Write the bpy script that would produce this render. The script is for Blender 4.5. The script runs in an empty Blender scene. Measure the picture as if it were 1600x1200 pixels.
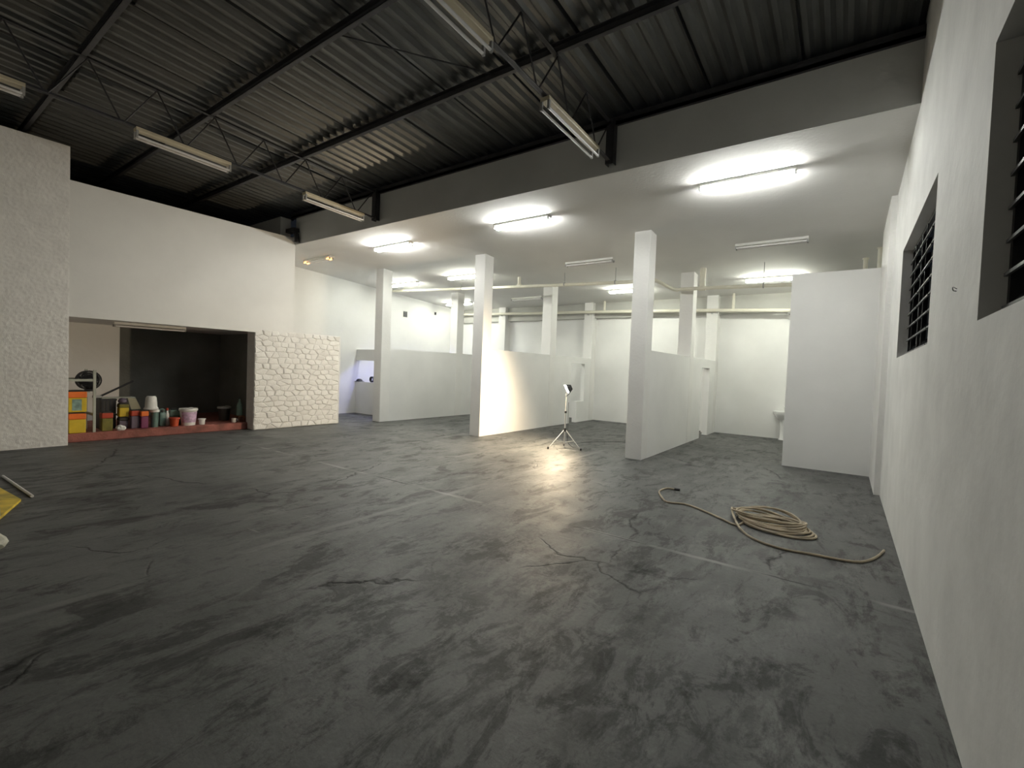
import bpy, bmesh, math, random
from mathutils import Vector, Matrix, noise

random.seed(7)
scene = bpy.context.scene
COL = scene.collection

# ------------------------------------------------------------------ camera
H = 1.5                                  # eye height of the photographer
YAW, PITCH, ROLL, FPX = math.radians(35.402), math.radians(1.780), math.radians(2.158), 730.9
_ca, _sa, _cb, _sb = math.cos(YAW), math.sin(YAW), math.cos(PITCH), math.sin(PITCH)
_cc, _sc = math.cos(ROLL), math.sin(ROLL)
_r = Vector((_ca, _sa, 0)); _f = Vector((-_sa, _ca, 0)); _u = Vector((0, 0, 1))
FWD = _cb * _f - _sb * _u
_u2 = _sb * _f + _cb * _u
RIGHT = _cc * _r + _sc * _u2
UP = -_sc * _r + _cc * _u2
cam_data = bpy.data.cameras.new('camera')
cam_data.sensor_width = 36.0
cam_data.lens = FPX / 1600 * 36.0
cam_data.clip_start = 0.02
cam = bpy.data.objects.new('camera', cam_data)
COL.objects.link(cam)
cam.matrix_world = Matrix((
    (RIGHT.x, UP.x, -FWD.x, 0), (RIGHT.y, UP.y, -FWD.y, 0), (RIGHT.z, UP.z, -FWD.z, H), (0, 0, 0, 1)))
scene.camera = cam

# ------------------------------------------------------------------ night outside, exposure
world = bpy.data.worlds.new('night'); scene.world = world
world.use_nodes = True
world.node_tree.nodes['Background'].inputs[0].default_value = (0.006, 0.007, 0.009, 1)
world.node_tree.nodes['Background'].inputs[1].default_value = 1.0
vs = scene.view_settings
vs.view_transform = 'Standard'; vs.look = 'None'; vs.gamma = 1; vs.exposure = 0.22
vs.use_curve_mapping = False

TUBE_POWER = 180.0        # radiance of a burning fluorescent tube
FLOOD_WATT = 320.0        # tripod floodlight

# ------------------------------------------------------------------ measurements (metres)
XR = 0.45                 # wall with louvred windows
XL = -10.18               # plane of the rough wall, white parapet and stone block
XS = -12.15               # far side wall of the low hall
YB, ZB = 5.737, 4.706     # concrete beam: face, top
YC = 7.93                 # first row of columns
YC2 = 10.80               # second row of columns
YK = 13.59                # back wall
CW = 0.29                 # column size
XC = (-9.835, -6.465, -2.83)   # faces of the three column lines
PT = 1.93                 # partition height
def zc(y): return 3.97 - 0.0576 * (y - 8.13)       # sloping slab soffit
def zr(y): return 4.84 + 0.05 * (YB - y)           # roof sheets, mid height
PUR = [4.25 - 1.345 * k for k in range(6)]         # purlin lines

def ray(px, py):
    return RIGHT * ((px - 800) / FPX) - UP * ((py - 600) / FPX) + FWD
def at(px, py, ax, v):
    d = ray(px, py); o = Vector((0, 0, H)); return o + d * ((v - o[ax]) / d[ax])
def fl(px, py, z=0.0): return at(px, py, 2, z)

# ------------------------------------------------------------------ helpers
def tag(o, label=None, cat=None, group=None, kind=None):
    if label: o['label'] = label
    if cat: o['category'] = cat
    if group: o['group'] = group
    if kind: o['kind'] = kind
    return o
def empty(name, loc, label=None, cat=None, group=None, kind=None, rz=0):
    o = bpy.data.objects.new(name, None); COL.objects.link(o)
    o.location = loc; o.rotation_euler = (0, 0, rz); o.empty_display_size = 0.1
    return tag(o, label, cat, group, kind)
def link(name, me, mat, parent=None, loc=None):
    o = bpy.data.objects.new(name, me); COL.objects.link(o)
    if mat is not None and not me.materials: me.materials.append(mat)
    if parent is not None: o.parent = parent
    if loc is not None: o.location = loc
    return o
def obj(name, bm, mat, parent=None, smooth=False, loc=None):
    me = bpy.data.meshes.new(name)
    bmesh.ops.recalc_face_normals(bm, faces=bm.faces)
    bm.to_mesh(me); bm.free()
    if smooth:
        for p in me.polygons: p.use_smooth = True
        try: me.set_sharp_from_angle(angle=math.radians(40))
        except Exception: pass
    return link(name, me, mat, parent, loc)
def NB(): return bmesh.new()
def box(bm, x0, x1, y0, y1, z0, z1, m=None):
    x0, x1 = min(x0, x1), max(x0, x1); y0, y1 = min(y0, y1), max(y0, y1); z0, z1 = min(z0, z1), max(z0, z1)
    v = [bm.verts.new(p) for p in ((x0,y0,z0),(x1,y0,z0),(x1,y1,z0),(x0,y1,z0),(x0,y0,z1),(x1,y0,z1),(x1,y1,z1),(x0,y1,z1))]
    fs = [bm.faces.new([v[i] for i in q]) for q in ((0,3,2,1),(4,5,6,7),(0,1,5,4),(1,2,6,5),(2,3,7,6),(3,0,4,7))]
    if m is not None:
        for f in fs: f.material_index = m
    return v
def bbox(bm, x0, x1, y0, y1, z0, z1, b=0.01, seg=2):
    t = bmesh.new(); box(t, x0, x1, y0, y1, z0, z1)
    bmesh.ops.bevel(t, geom=t.edges[:], offset=b, segments=seg, affect='EDGES', profile=0.5)
    merge(bm, t)
def merge(bm, t, mat4=None):
    me = bpy.data.meshes.new('tmp'); t.to_mesh(me); t.free()
    if mat4 is not None: me.transform(mat4)
    bm.from_mesh(me); bpy.data.meshes.remove(me)
def frame_of(d):
    d = d.normalized(); a = Vector((0, 0, 1)) if abs(d.z) < .9 else Vector((1, 0, 0))
    u = d.cross(a).normalized(); return u, d.cross(u).normalized()
def sweep(bm, pts, r, n=8, cap=True, closed=False):
    pts = [Vector(p) for p in pts]; rings = []; N = len(pts); u = None
    for i, p in enumerate(pts):
        if closed: d = pts[(i+1) % N] - pts[i-1]
        else: d = pts[min(i+1, N-1)] - pts[max(i-1, 0)]
        d.normalize()
        if u is None: u, w = frame_of(d)
        else:
            u = (u - d * u.dot(d)).normalized(); w = d.cross(u)
        rr = r[i] if isinstance(r, (list, tuple)) else r
        rings.append([bm.verts.new(p + (u * math.cos(2*math.pi*k/n) + w * math.sin(2*math.pi*k/n)) * rr) for k in range(n)])
    M_ = N if closed else N - 1
    for i in range(M_):
        a, b = rings[i], rings[(i+1) % N]
        for k in range(n): bm.faces.new((a[k], a[(k+1) % n], b[(k+1) % n], b[k]))
    if cap and not closed:
        bm.faces.new(rings[0][::-1]); bm.faces.new(rings[-1])
def bar(bm, a, b, r, n=8): sweep(bm, [a, b], r, n)
def lathe(bm, prof, n=20, c=(0, 0, 0)):
    rings = []
    for r, z in prof:
        rings.append([bm.verts.new((c[0] + r*math.cos(2*math.pi*k/n), c[1] + r*math.sin(2*math.pi*k/n), c[2] + z)) for k in range(n)])
    for a, b in zip(rings, rings[1:]):
        for k in range(n): bm.faces.new((a[k], a[(k+1) % n], b[(k+1) % n], b[k]))
    bm.faces.new(rings[0][::-1]); bm.faces.new(rings[-1])
def smooth_path(P, k=6, closed=False):
    P = [Vector(p) for p in P]; N = len(P); out = []
    for i in range(N if closed else N - 1):
        g = (lambda j: P[j % N]) if closed else (lambda j: P[max(0, min(N-1, j))])
        a, b, c, d = g(i-1), g(i), g(i+1), g(i+2)
        for s in range(k):
            t = s / k
            out.append(0.5 * ((2*b) + (c-a)*t + (2*a-5*b+4*c-d)*t*t + (3*b-a-3*c+d)*t**3))
    if not closed: out.append(P[-1])
    return out
def angle_beam(bm, a, b, w, t, up=Vector((0, 0, 1)), flip=1):
    """an L-profile steel angle from a to b"""
    a, b = Vector(a), Vector(b); d = (b - a).normalized()
    s = d.cross(up).normalized() * flip; n = s.cross(d).normalized() * flip
    prof = [(0,0),(w,0),(w,t),(t,t),(t,w),(0,w)]
    A = [bm.verts.new(a + s*p + n*q) for p, q in prof]; B = [bm.verts.new(b + s*p + n*q) for p, q in prof]
    for i in range(6): bm.faces.new((A[i], A[(i+1) % 6], B[(i+1) % 6], B[i]))
    bm.faces.new(A[::-1]); bm.faces.new(B)

# ------------------------------------------------------------------ materials
def mat(name, col, rough=0.6, var=0.0, vscale=3.0, bump=0.0, bscale=40.0, metal=0.0, emit=None, es=0.0, spec=0.5, col2=None, stretch=None, detail=4.0):
    m = bpy.data.materials.new(name); m.use_nodes = True
    nt = m.node_tree; b = nt.nodes['Principled BSDF']
    b.inputs['Base Color'].default_value = (*col, 1); b.inputs['Roughness'].default_value = rough
    b.inputs['Metallic'].default_value = metal; b.inputs['Specular IOR Level'].default_value = spec
    if emit:
        b.inputs['Emission Color'].default_value = (*emit, 1); b.inputs['Emission Strength'].default_value = es
    tc = nt.nodes.new('ShaderNodeTexCoord'); src = tc.outputs['Object']
    if stretch:
        mp = nt.nodes.new('ShaderNodeMapping'); mp.inputs['Scale'].default_value = stretch
        nt.links.new(src, mp.inputs[0]); src = mp.outputs[0]
    if var or col2:
        n = nt.nodes.new('ShaderNodeTexNoise'); n.inputs['Scale'].default_value = vscale; n.inputs['Detail'].default_value = detail
        nt.links.new(src, n.inputs['Vector'])
        r = nt.nodes.new('ShaderNodeValToRGB')
        r.color_ramp.elements[0].position = 0.32; r.color_ramp.elements[1].position = 0.68
        c2 = col2 or tuple(min(1, c * (1 + var)) for c in col)
        c1 = col if col2 else tuple(c * (1 - var) for c in col)
        r.color_ramp.elements[0].color = (*c1, 1); r.color_ramp.elements[1].color = (*c2, 1)
        nt.links.new(n.outputs[0], r.inputs[0]); nt.links.new(r.outputs[0], b.inputs['Base Color'])
    if bump:
        n2 = nt.nodes.new('ShaderNodeTexNoise'); n2.inputs['Scale'].default_value = bscale; n2.inputs['Detail'].default_value = 6
        nt.links.new(src, n2.inputs['Vector'])
        bp = nt.nodes.new('ShaderNodeBump'); bp.inputs['Strength'].default_value = bump; bp.inputs['Distance'].default_value = 0.02
        nt.links.new(n2.outputs[0], bp.inputs['Height']); nt.links.new(bp.outputs[0], b.inputs['Normal'])
    return m
M = {}
M['wall'] = mat('white_wall_paint', (.79, .785, .765), .7, .035, 1.3, .08, 12)
M['wall_plaster'] = mat('uneven_white_plaster', (.76, .755, .735), .75, .07, 2.2, .22, 9)
M['ceil'] = mat('ceiling_paint', (.70, .69, .67), .8, .04, .9, .15, 25)
M['col'] = mat('column_paint', (.79, .78, .755), .65, .03, 2, .2, 25)
M['beam'] = mat('grey_painted_concrete', (.62, .62, .60), .75, .06, 1.2, .15, 20)
M['backbeam'] = mat('greyish_paint', (.50, .495, .46), .8, .06, 1.5, .15, 20)
M['rough'] = mat('roughcast_paint', (.80, .79, .77), .8, .05, 5, .2, 70)
M['stone'] = mat('painted_stone', (.80, .785, .755), .75, .05, 5, .5, 45)
M['mortar'] = mat('painted_mortar', (.74, .725, .70), .85, .05, 8, .5, 50)
M['shade_wall'] = mat('painted_shade_wall', (.17, .176, .163), .8, .18, 1.4, .3, 20)  # dark base colour stands in for the shade of the unlit depths
M['red'] = mat('red_floor_paint', (.26, .085, .065), .7, .35, 5, .4, 30)
M['roof'] = mat('dull_steel_sheet', (.128, .13, .125), .34, .28, 2.2, .15, 50, metal=.45, spec=.7, stretch=(3, .5, 3))
M['steel'] = mat('dark_steel', (.050, .050, .055), .55, .2, 6, .1, 40, metal=.3)
M['steel2'] = mat('purlin_steel', (.075, .075, .082), .5, .2, 6, .1, 40, metal=.3)
M['housing'] = mat('aged_cream_enamel', (.62, .55, .40), .5, .08, 4)
M['housing_w'] = mat('white_enamel', (.75, .74, .70), .45, .04, 4)
M['tube_off'] = mat('unlit_tube_glass', (.82, .80, .80), .25, .02, 4)
M['tube_on'] = mat('lit_tube', (.9, .9, .9), .4, emit=(.985, 1.0, .955), es=TUBE_POWER)
M['tube_green'] = mat('lit_tube_greenish', (.9, .9, .9), .4, emit=(.97, 1.0, .88), es=TUBE_POWER * .72)
M['tube_end'] = mat('glowing_tube_end', (.9, .6, .4), .4, emit=(1.0, .42, .12), es=4.0)
M['cap'] = mat('grey_plastic', (.35, .35, .34), .5)
M['blue_led'] = mat('blue_white_led', (.8, .85, 1), .4, emit=(.36, .38, 1.0), es=110.0)
M['pipe'] = mat('cream_pvc', (.72, .69, .58), .45, .05, 4)
M['black'] = mat('black_plastic', (.014, .014, .016), .45, .2, 8)
M['gunmetal'] = mat('window_steel', (.018, .018, .020), .5, .2, 8)
M['glass'] = mat('dark_glass', (.035, .04, .045), .12, .2, 3, spec=.8)
M['rail'] = mat('dull_aluminium', (.075, .075, .078), .4, .3, 5, metal=.4)
M['ceramic'] = mat('white_ceramic', (.82, .82, .80), .2, .02, 3)
M['chrome'] = mat('light_metal', (.72, .72, .70), .35, .05, 8, metal=.6)
M['halogen'] = mat('burning_halogen_glass', (1, .9, .7), .3, emit=(1.0, .86, .62), es=140.0)

def floor_material():
    m = bpy.data.materials.new('worn_grey_concrete'); m.use_nodes = True
    nt = m.node_tree; N = nt.nodes; L = nt.links; b = N['Principled BSDF']
    tc = N.new('ShaderNodeTexCoord')
    def mapping(scale=(1,1,1), rot=0):
        mp = N.new('ShaderNodeMapping'); mp.inputs['Scale'].default_value = scale; mp.inputs['Rotation'].default_value = (0, 0, rot)
        L.new(tc.outputs['Object'], mp.inputs[0]); return mp.outputs[0]
    def nz(vec, s, d=5, rough=.6, dist=0):
        n = N.new('ShaderNodeTexNoise'); n.inputs['Scale'].default_value = s; n.inputs['Detail'].default_value = d
        n.inputs['Roughness'].default_value = rough; n.inputs['Distortion'].default_value = dist; L.new(vec, n.inputs['Vector']); return n.outputs[0]
    def ramp(v, p0, p1, c0=(0,0,0), c1=(1,1,1)):
        r = N.new('ShaderNodeValToRGB'); e = r.color_ramp.elements
        e[0].position, e[1].position = p0, p1; e[0].color = (*c0, 1); e[1].color = (*c1, 1); L.new(v, r.inputs[0]); return r.outputs[0]
    def math_(op, a, bb=None, clamp=False):
        n = N.new('ShaderNodeMath'); n.operation = op; n.use_clamp = clamp
        for i, v in enumerate((a, bb)):
            if v is None: continue
            if isinstance(v, (int, float)): n.inputs[i].default_value = v
            else: L.new(v, n.inputs[i])
        return n.outputs[0]
    def mix(fac, a, c, mode='MIX'):
        n = N.new('ShaderNodeMix'); n.data_type = 'RGBA'; n.blend_type = mode
        if isinstance(fac, (int, float)): n.inputs[0].default_value = fac
        else: L.new(fac, n.inputs[0])
        for i, v in ((6, a), (7, c)):
            if isinstance(v, tuple): n.inputs[i].default_value = (*v, 1)
            else: L.new(v, n.inputs[i])
        return n.outputs[2]
    base = mapping()
    brush = mapping((1.6, .8, 1), .35)
    brush2 = mapping((1.2, .35, 1), -.25)
    col = ramp(nz(base, .45, 4), .3, .72, (.060, .061, .060), (.118, .121, .116))
    # brushed paint tone, long soft strokes
    col = mix(math_('MULTIPLY', ramp(nz(brush2, 2.2, 6, .65), .42, .72), .55), col, (.140, .142, .135))
    # worn dark blotches, clustered
    cluster = ramp(nz(base, .62, 2), .38, .50)
    blot = ramp(nz(brush, 2.1, 10, .74, .6), .515, .575)
    col = mix(math_('MULTIPLY', math_('MULTIPLY', blot, cluster), .55), col, (.016, .016, .0155))
    # patches where the paint has worn through, where they lie on this floor
    worn_all = None
    for cx, cy, r_ in ((745, 985, .42), (800, 1030, .40), (690, 950, .45), (905, 1005, .36), (1072, 985, .17), (870, 925, .50), (1110, 1070, .30),
                       (1020, 1110, .42), (630, 1050, .35), (1170, 1050, .25), (1015, 895, .32), (760, 860, .55), (560, 960, .5), (1205, 945, .2)):
        p = fl(cx, cy)
        dn = N.new('ShaderNodeVectorMath'); dn.operation = 'DISTANCE'; L.new(base, dn.inputs[0]); dn.inputs[1].default_value = (p.x, p.y, 0)
        k = ramp(dn.outputs['Value'], r_ * .3, r_ * 1.5, (1, 1, 1), (0, 0, 0))
        worn_all = k if worn_all is None else math_('MAXIMUM', worn_all, k)
    flake = nz(mapping((1.5, .85, 1)), 4.2, 10, .74, .5)
    flake = ramp(math_('ADD', flake, math_('MULTIPLY', worn_all, .06)), .53, .60)
    col = mix(math_('MULTIPLY', math_('MULTIPLY', flake, worn_all), .58), col, (.017, .017, .0165))
    strk = ramp(nz(mapping((2.8, .8, 1), .5), 2.4, 8, .78), .53, .62)
    col = mix(math_('MULTIPLY', strk, .6), col, (.032, .032, .031))
    pale = ramp(nz(mapping((2.4, .9, 1), -.6), 1.7, 9, .78), .53, .66)
    col = mix(math_('MULTIPLY', pale, .55), col, (.17, .171, .163))
    speck = ramp(nz(base, 11, 5, .75), .60, .70)
    col = mix(math_('MULTIPLY', speck, .5), col, (.035, .035, .034))
    # fine grain
    col = mix(.5, col, mix(nz(base, 55, 3), (.6, .6, .6), (1.4, 1.4, 1.4)), 'MULTIPLY')
    # cracks
    sep = N.new('ShaderNodeSeparateXYZ')
    wob = N.new('ShaderNodeTexNoise'); wob.inputs['Scale'].default_value = 2.2; wob.inputs['Detail'].default_value = 6; L.new(base, wob.inputs['Vector'])
    dv = N.new('ShaderNodeVectorMath'); dv.operation = 'MULTIPLY_ADD'
    L.new(wob.outputs[1], dv.inputs[0]); dv.inputs[1].default_value = (.5, .5, 0); L.new(base, dv.inputs[2])
    vo = N.new('ShaderNodeTexVoronoi'); vo.feature = 'DISTANCE_TO_EDGE'; vo.inputs['Scale'].default_value = .42; L.new(dv.outputs[0], vo.inputs['Vector'])
    crack = math_('MULTIPLY', ramp(vo.outputs['Distance'], .0015, .0055, (1,1,1), (0,0,0)), ramp(nz(base, .8, 2), .50, .58))
    col = mix(math_('MULTIPLY', crack, .8), col, (.012, .012, .012))
    # casting joints of the slab: one across the hall, others along it
    L.new(base, sep.inputs[0])
    wn = nz(base, 5, 3)
    def joint(axis, pos, w, amount, tint, extra=None):
        d = math_('ABSOLUTE', math_('SUBTRACT', math_('ADD', sep.outputs[axis], math_('MULTIPLY', wn, .03)), pos + .015))
        k = ramp(d, w * .4, w, (1,1,1), (0,0,0))
        k = math_('MULTIPLY', k, amount)
        if extra is not None: k = math_('MULTIPLY', k, extra)
        return mix(k, col, tint)
    worn = ramp(nz(base, 1.4, 3), .45, .6)
    col = joint(1, 4.05, .035, .8, (.22, .22, .21), worn)
    col = joint(1, 4.05, .014, .85, (.02, .02, .02), ramp(nz(base, .9, 2), .5, .6))
    col = joint(0, -3.75, .05, .45, (.21, .21, .20), ramp(nz(base, 1.1, 3), .42, .6))
    col = joint(0, -7.3, .03, .35, (.20, .20, .19), worn)
    # pale scuffs left by dragged things
    sc = math_('MULTIPLY', ramp(nz(mapping((.7, 6, 1), .1), 1.3, 3), .68, .74), ramp(nz(base, .7, 2), .52, .62))
    col = mix(math_('MULTIPLY', sc, .45), col, (.30, .30, .285))
    L.new(col, b.inputs['Base Color'])
    rr = N.new('ShaderNodeMapRange'); rr.inputs[3].default_value = .42; rr.inputs[4].default_value = .74
    L.new(nz(base, 2.6, 5), rr.inputs[0]); L.new(rr.outputs[0], b.inputs['Roughness'])
    bp = N.new('ShaderNodeBump'); bp.inputs['Strength'].default_value = .30; bp.inputs['Distance'].default_value = .012
    hh = math_('ADD', nz(base, 14, 6), math_('MULTIPLY', crack, -1.5)); L.new(hh, bp.inputs['Height']); L.new(bp.outputs[0], b.inputs['Normal'])
    bw = N.new('ShaderNodeRGBToBW'); L.new(col, bw.inputs[0])        # worn patches have lost the sheen of the paint
    sp = N.new('ShaderNodeMapRange'); sp.inputs[1].default_value = .02; sp.inputs[2].default_value = .11; sp.inputs[3].default_value = .05; sp.inputs[4].default_value = .46
    L.new(bw.outputs[0], sp.inputs[0]); L.new(sp.outputs[0], b.inputs['Specular IOR Level'])
    return m
M['floor'] = floor_material()

# ================================================================== THE SETTING
def S(name, bm, m, label=None, parent=None, smooth=False):
    o = obj(name, bm, m, parent, smooth)
    tag(o, kind='structure')
    if label: tag(o, label, name.split('_')[0] if name.split('_')[0] in ('wall', 'floor', 'ceiling', 'beam', 'column', 'partition') else None)
    return o
YN = -5.0        # wall behind the photographer
XO = -14.2       # outermost side wall
bm = NB(); box(bm, XO - .2, XR + .25, YN - .2, YK + .2, -.12, 0); S('floor', bm, M['floor'], 'worn dark grey painted concrete floor with stains and joints')

# --- wall with the louvred windows
WZ0, WZ1 = 1.785, 2.955
WINS = ((0.42, 2.80), (4.30, 6.66))
bm = NB()
T = XR + .25
for y0, y1 in ((YN, WINS[0][0]), (WINS[0][1], WINS[1][0]), (WINS[1][1], YK + .2)): box(bm, XR, T, y0, y1, 0, 5.6)
for y0, y1 in WINS:
    box(bm, XR, T, y0, y1, 0, WZ0); box(bm, XR, T, y0, y1, WZ1, 5.6)
S('wall_right', bm, M['wall_plaster'], 'uneven white plaster wall with two louvred window openings')
bm = NB(); box(bm, XR - .065, XR + .02, YC + .02, 9.5, 0, zc(8)); S('column_engaged', bm, M['col'], 'shallow white pilaster standing out of the windowed wall')

# --- back wall, engaged piers, far side wall, wall behind the camera
bm = NB(); box(bm, XO, XR + .25, YK, YK + .2, 0, 4.4); S('wall_back', bm, M['wall'], 'white back wall of the low hall behind the partitions')
PIER = ('in the storage bay with the unlit strip light', 'straight behind the floodlight', 'straight behind the partition beside the tall cubicle')
for k, x in enumerate(XC):
    bm = NB(); box(bm, x - CW, x, YK - .30, YK + .02, 0, zc(YK) + .05)
    S('column_pier', bm, M['col'], ('white pier on back wall in line with column beside the blue lit hatch', 'white pier on back wall in line with column lit by the floodlight', 'white pier on back wall in line with column beside coiled hose')[k])
bm = NB(); box(bm, XS - .2, XS, YB, YK, 0, 4.4); S('wall_left', bm, M['wall'], 'white side wall of the low hall behind the stone clad block')
bm = NB(); box(bm, XO - .2, XO, YN, YB, 0, 5.7); S('wall_outer', bm, M['shade_wall'], 'outer wall beyond the store room with shade put into its colour')
bm = NB(); box(bm, XO, XR + .25, YN - .2, YN, 0, 5.7); S('wall_front', bm, M['wall'], 'white wall at the end of the high hall')

# --- slab soffit over the low hall, following its fall
bm = NB()
def slab(bm, x0, x1, y0, y1, t=.2):
    v = [bm.verts.new(p) for p in ((x0,y0,zc(y0)),(x1,y0,zc(y0)),(x1,y1,zc(y1)),(x0,y1,zc(y1)),(x0,y0,zc(y0)+t),(x1,y0,zc(y0)+t),(x1,y1,zc(y1)+t),(x0,y1,zc(y1)+t))]
    for q in ((0,3,2,1),(4,5,6,7),(0,1,5,4),(1,2,6,5),(2,3,7,6),(3,0,4,7)): bm.faces.new([v[i] for i in q])
slab(bm, XO, XR + .2, YB + .02, YK + .1)
S('ceiling', bm, M['ceil'], 'pale smooth slab ceiling over the low hall')
bm = NB(); box(bm, XL + .02, XR + .1, YB, YB + .25, zc(YB), ZB); S('beam', bm, M['beam'], 'deep grey concrete beam between sheet roof and low ceiling')
bm = NB(); box(bm, XS, -.75, YK - .14, YK + .02, 3.20, zc(YK) + .02); S('beam_back', bm, M['backbeam'], 'shallow greyish beam along the top of the back wall')
bm = NB(); box(bm, XL - .1, XR, YB - .05, YB + .02, ZB - .012, ZB + .03); box(bm, XL - .1, XR, YB - .05, YB - .04, ZB - .012, ZB + .09)
o = S('trim_1', bm, M['steel'], None); tag(o, 'dark metal flashing along the top of the concrete beam', 'flashing')

# --- columns
CL = (('white square column between stone block and blue lit hatch', 'white square column with face lit warm by the floodlight', 'white square column between floodlight and coiled hose'),
      ('white column rising from partition beside the blue lit hatch', 'white column rising from partition behind the floodlight', 'white column rising from partition beside the tall cubicle'))
for k, x in enumerate(XC):
    for r_, y in enumerate((YC, YC2)):
        bm = NB(); bbox(bm, x - CW, x, y, y + CW + .01, 0, zc(y) + .03, .008, 1)
        S('column', bm, M['col'], CL[r_][k])

# --- low partitions with door gaps
def partition(x, gaps, label):
    bm = NB(); x0, x1 = x - .13, x - .004; y = YC + CW
    for (a, b, z0, z1) in gaps:
        if a - y > .01: box(bm, x0, x1, y, a, 0, PT)
        if z0 > 0: box(bm, x0, x1, a, b, 0, z0)
        box(bm, x0, x1, a, b, z1, PT)
        y = b
    box(bm, x0, x1, y, YK, 0, PT)
    S('partition', bm, M['wall'], label)
partition(XC[0], [], 'low white partition wall beside the blue lit hatch')
partition(XC[1], [(12.02, 12.42, 0, 1.75), (12.42, 12.90, .62, 1.75)], 'low white partition wall lit by floodlight with narrow doorway')
partition(XC[2], [(11.92, 12.72, 0, 1.72)], 'low white partition wall beside the tall cubicle')
bm = NB(); HY = 8.87
box(bm, XS, XC[0] - .1, HY, HY + .12, 0, .955); box(bm, XS, XC[0] - .1, HY, HY + .12, 1.60, PT)
box(bm, XC[0] - .42, XC[0] - .1, HY, HY + .12, .95, 1.61)
S('partition_hatch', bm, M['wall'], 'low white counter wall with serving hatch glowing blue')

# --- tall cubicle by the windowed wall
YX, XX, ZX = 9.41, -0.831, 3.325
bm = NB(); box(bm, XX, XR, YX, YX + .12, 0, ZX); box(bm, XX, XX + .12, YX + .12, YK, 0, ZX)
S('partition_cubicle', bm, M['wall'], 'tall white cubicle wall standing against the windowed wall')

# --- store room behind the rough wall and parapet
bm = NB(); box(bm, XL - .16, XL - .03, 1.7, YB + .02, 2.085, 4.255); S('wall_parapet', bm, M['wall'], 'smooth white parapet wall over the store opening')
bm = NB(); box(bm, XO, XL - .05, 1.7, YB, 2.10, 2.22); S('ceiling_store', bm, M['wall'], 'low slab over the store room')
bm = NB(); box(bm, -12.5, -12.4, 1.7, 3.22, 0, 2.1); S('wall_store', bm, M['wall'], 'white back wall of the store behind the fan')
bm = NB(); box(bm, -12.95, -12.85, 3.12, YB - .2, 0, 2.1); box(bm, -12.9, -12.45, 3.12, 3.22, 0, 2.1); S('wall_store_shaded', bm, M['shade_wall'], 'wall deep inside the store room with its unlit tone painted on')
bm = NB(); box(bm, XO, XL - .30, 5.35, 5.5, 0, 2.1); S('wall_store_side', bm, M['shade_wall'], 'side wall of the store behind the stone block with painted shade')
bm = NB(); box(bm, XO, XL - .2, 5.5, YB, 0, 4.7); S('wall_store_end', bm, M['wall'], 'white end wall between store and low hall')
bm = NB(); box(bm, XO, XL - .3, 1.55, 1.7, 0, 4.75); S('wall_store_near', bm, M['wall'], 'white dividing wall hidden behind the rough wall')
bm = NB(); bbox(bm, XO, -10.46, 1.7, 5.35, 0, .145, .012, 1); S('floor_platform', bm, M['red'], 'raised store floor with worn red painted edge')

# --- rough painted wall: real relief where the photo shows it
def rough_height(y, z):
    d = 0.0
    p = Vector((y * 20, z * 22, 3.1))
    dist, pts = noise.voronoi(p, distance_metric='DISTANCE', exponent=2.5)
    d += .004 * min(1.0, (dist[1] - dist[0]) * 2.2)
    d += .004 * noise.noise(Vector((y * 26, z * 26, 0))) + .003 * noise.noise(Vector((y * 48, z * 48, 5)))
    return d
bm = NB(); y0, y1, z1 = .6, 2.0, 4.775; ny, nz_ = 90, 300; grid = []
for j in range(nz_ + 1):
    row = []
    for i in range(ny + 1):
        y = y0 + (y1 - y0) * i / ny; z = z1 * j / nz_
        e = 0 if i in (0, ny) else 1
        row.append(bm.verts.new((XL - .022 + e * rough_height(y, z), y, z)))
    grid.append(row)
for j in range(nz_):
    for i in range(ny): bm.faces.new((grid[j][i], grid[j][i+1], grid[j+1][i+1], grid[j+1][i]))
bmesh.ops.recalc_face_normals(bm, faces=bm.faces)
o_rough = NB()
box(o_rough, XL - .32, XL - .024, YN, y1, 0, z1 - .002)
me = bpy.data.meshes.new('tmp'); bm.to_mesh(me); bm.free(); o_rough.from_mesh(me); bpy.data.meshes.remove(me)
S('wall_rough', o_rough, M['rough'], 'tall roughly textured off-white wall beside the store opening', smooth=True)

# --- stone clad block: every stone a piece
BY0, BY1, BZ = 4.915, 6.985, 2.15
bm = NB(); bbox(bm, XL - .36, XL - .035, BY0, BY1, 0, BZ, .012, 1)
block = S('wall_block', bm, M['mortar'], 'free-standing block clad in white painted rubble stones')
rnd = random.Random(3)
AN = 1.9                                  # stones lie flat: wider than tall
seeds = []
sy, sz = .185, .118
nr = int(BZ / sz); 
for j in range(nr):
    n = int((BY1 - BY0 - .05) / sy)
    for i in range(n + 1):
        yy = BY0 + (i + (.5 if j % 2 else 0)) * sy + rnd.uniform(-.33, .33) * sy; zz = (j + .5) * BZ / nr + rnd.uniform(-.24, .24) * sz
        if BY0 + .01 < yy < BY1 - .05 and .01 < zz < BZ - .01: seeds.append((yy, zz * AN))
def clip(poly, px, py, nx, ny):
    out = []
    for k in range(len(poly)):
        a, b = poly[k], poly[(k + 1) % len(poly)]
        da = (a[0] - px) * nx + (a[1] - py) * ny; db = (b[0] - px) * nx + (b[1] - py) * ny
        if da <= 0: out.append(a)
        if (da < 0 < db) or (db < 0 < da):
            t = da / (da - db); out.append((a[0] + (b[0] - a[0]) * t, a[1] + (b[1] - a[1]) * t))
    return out
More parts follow.
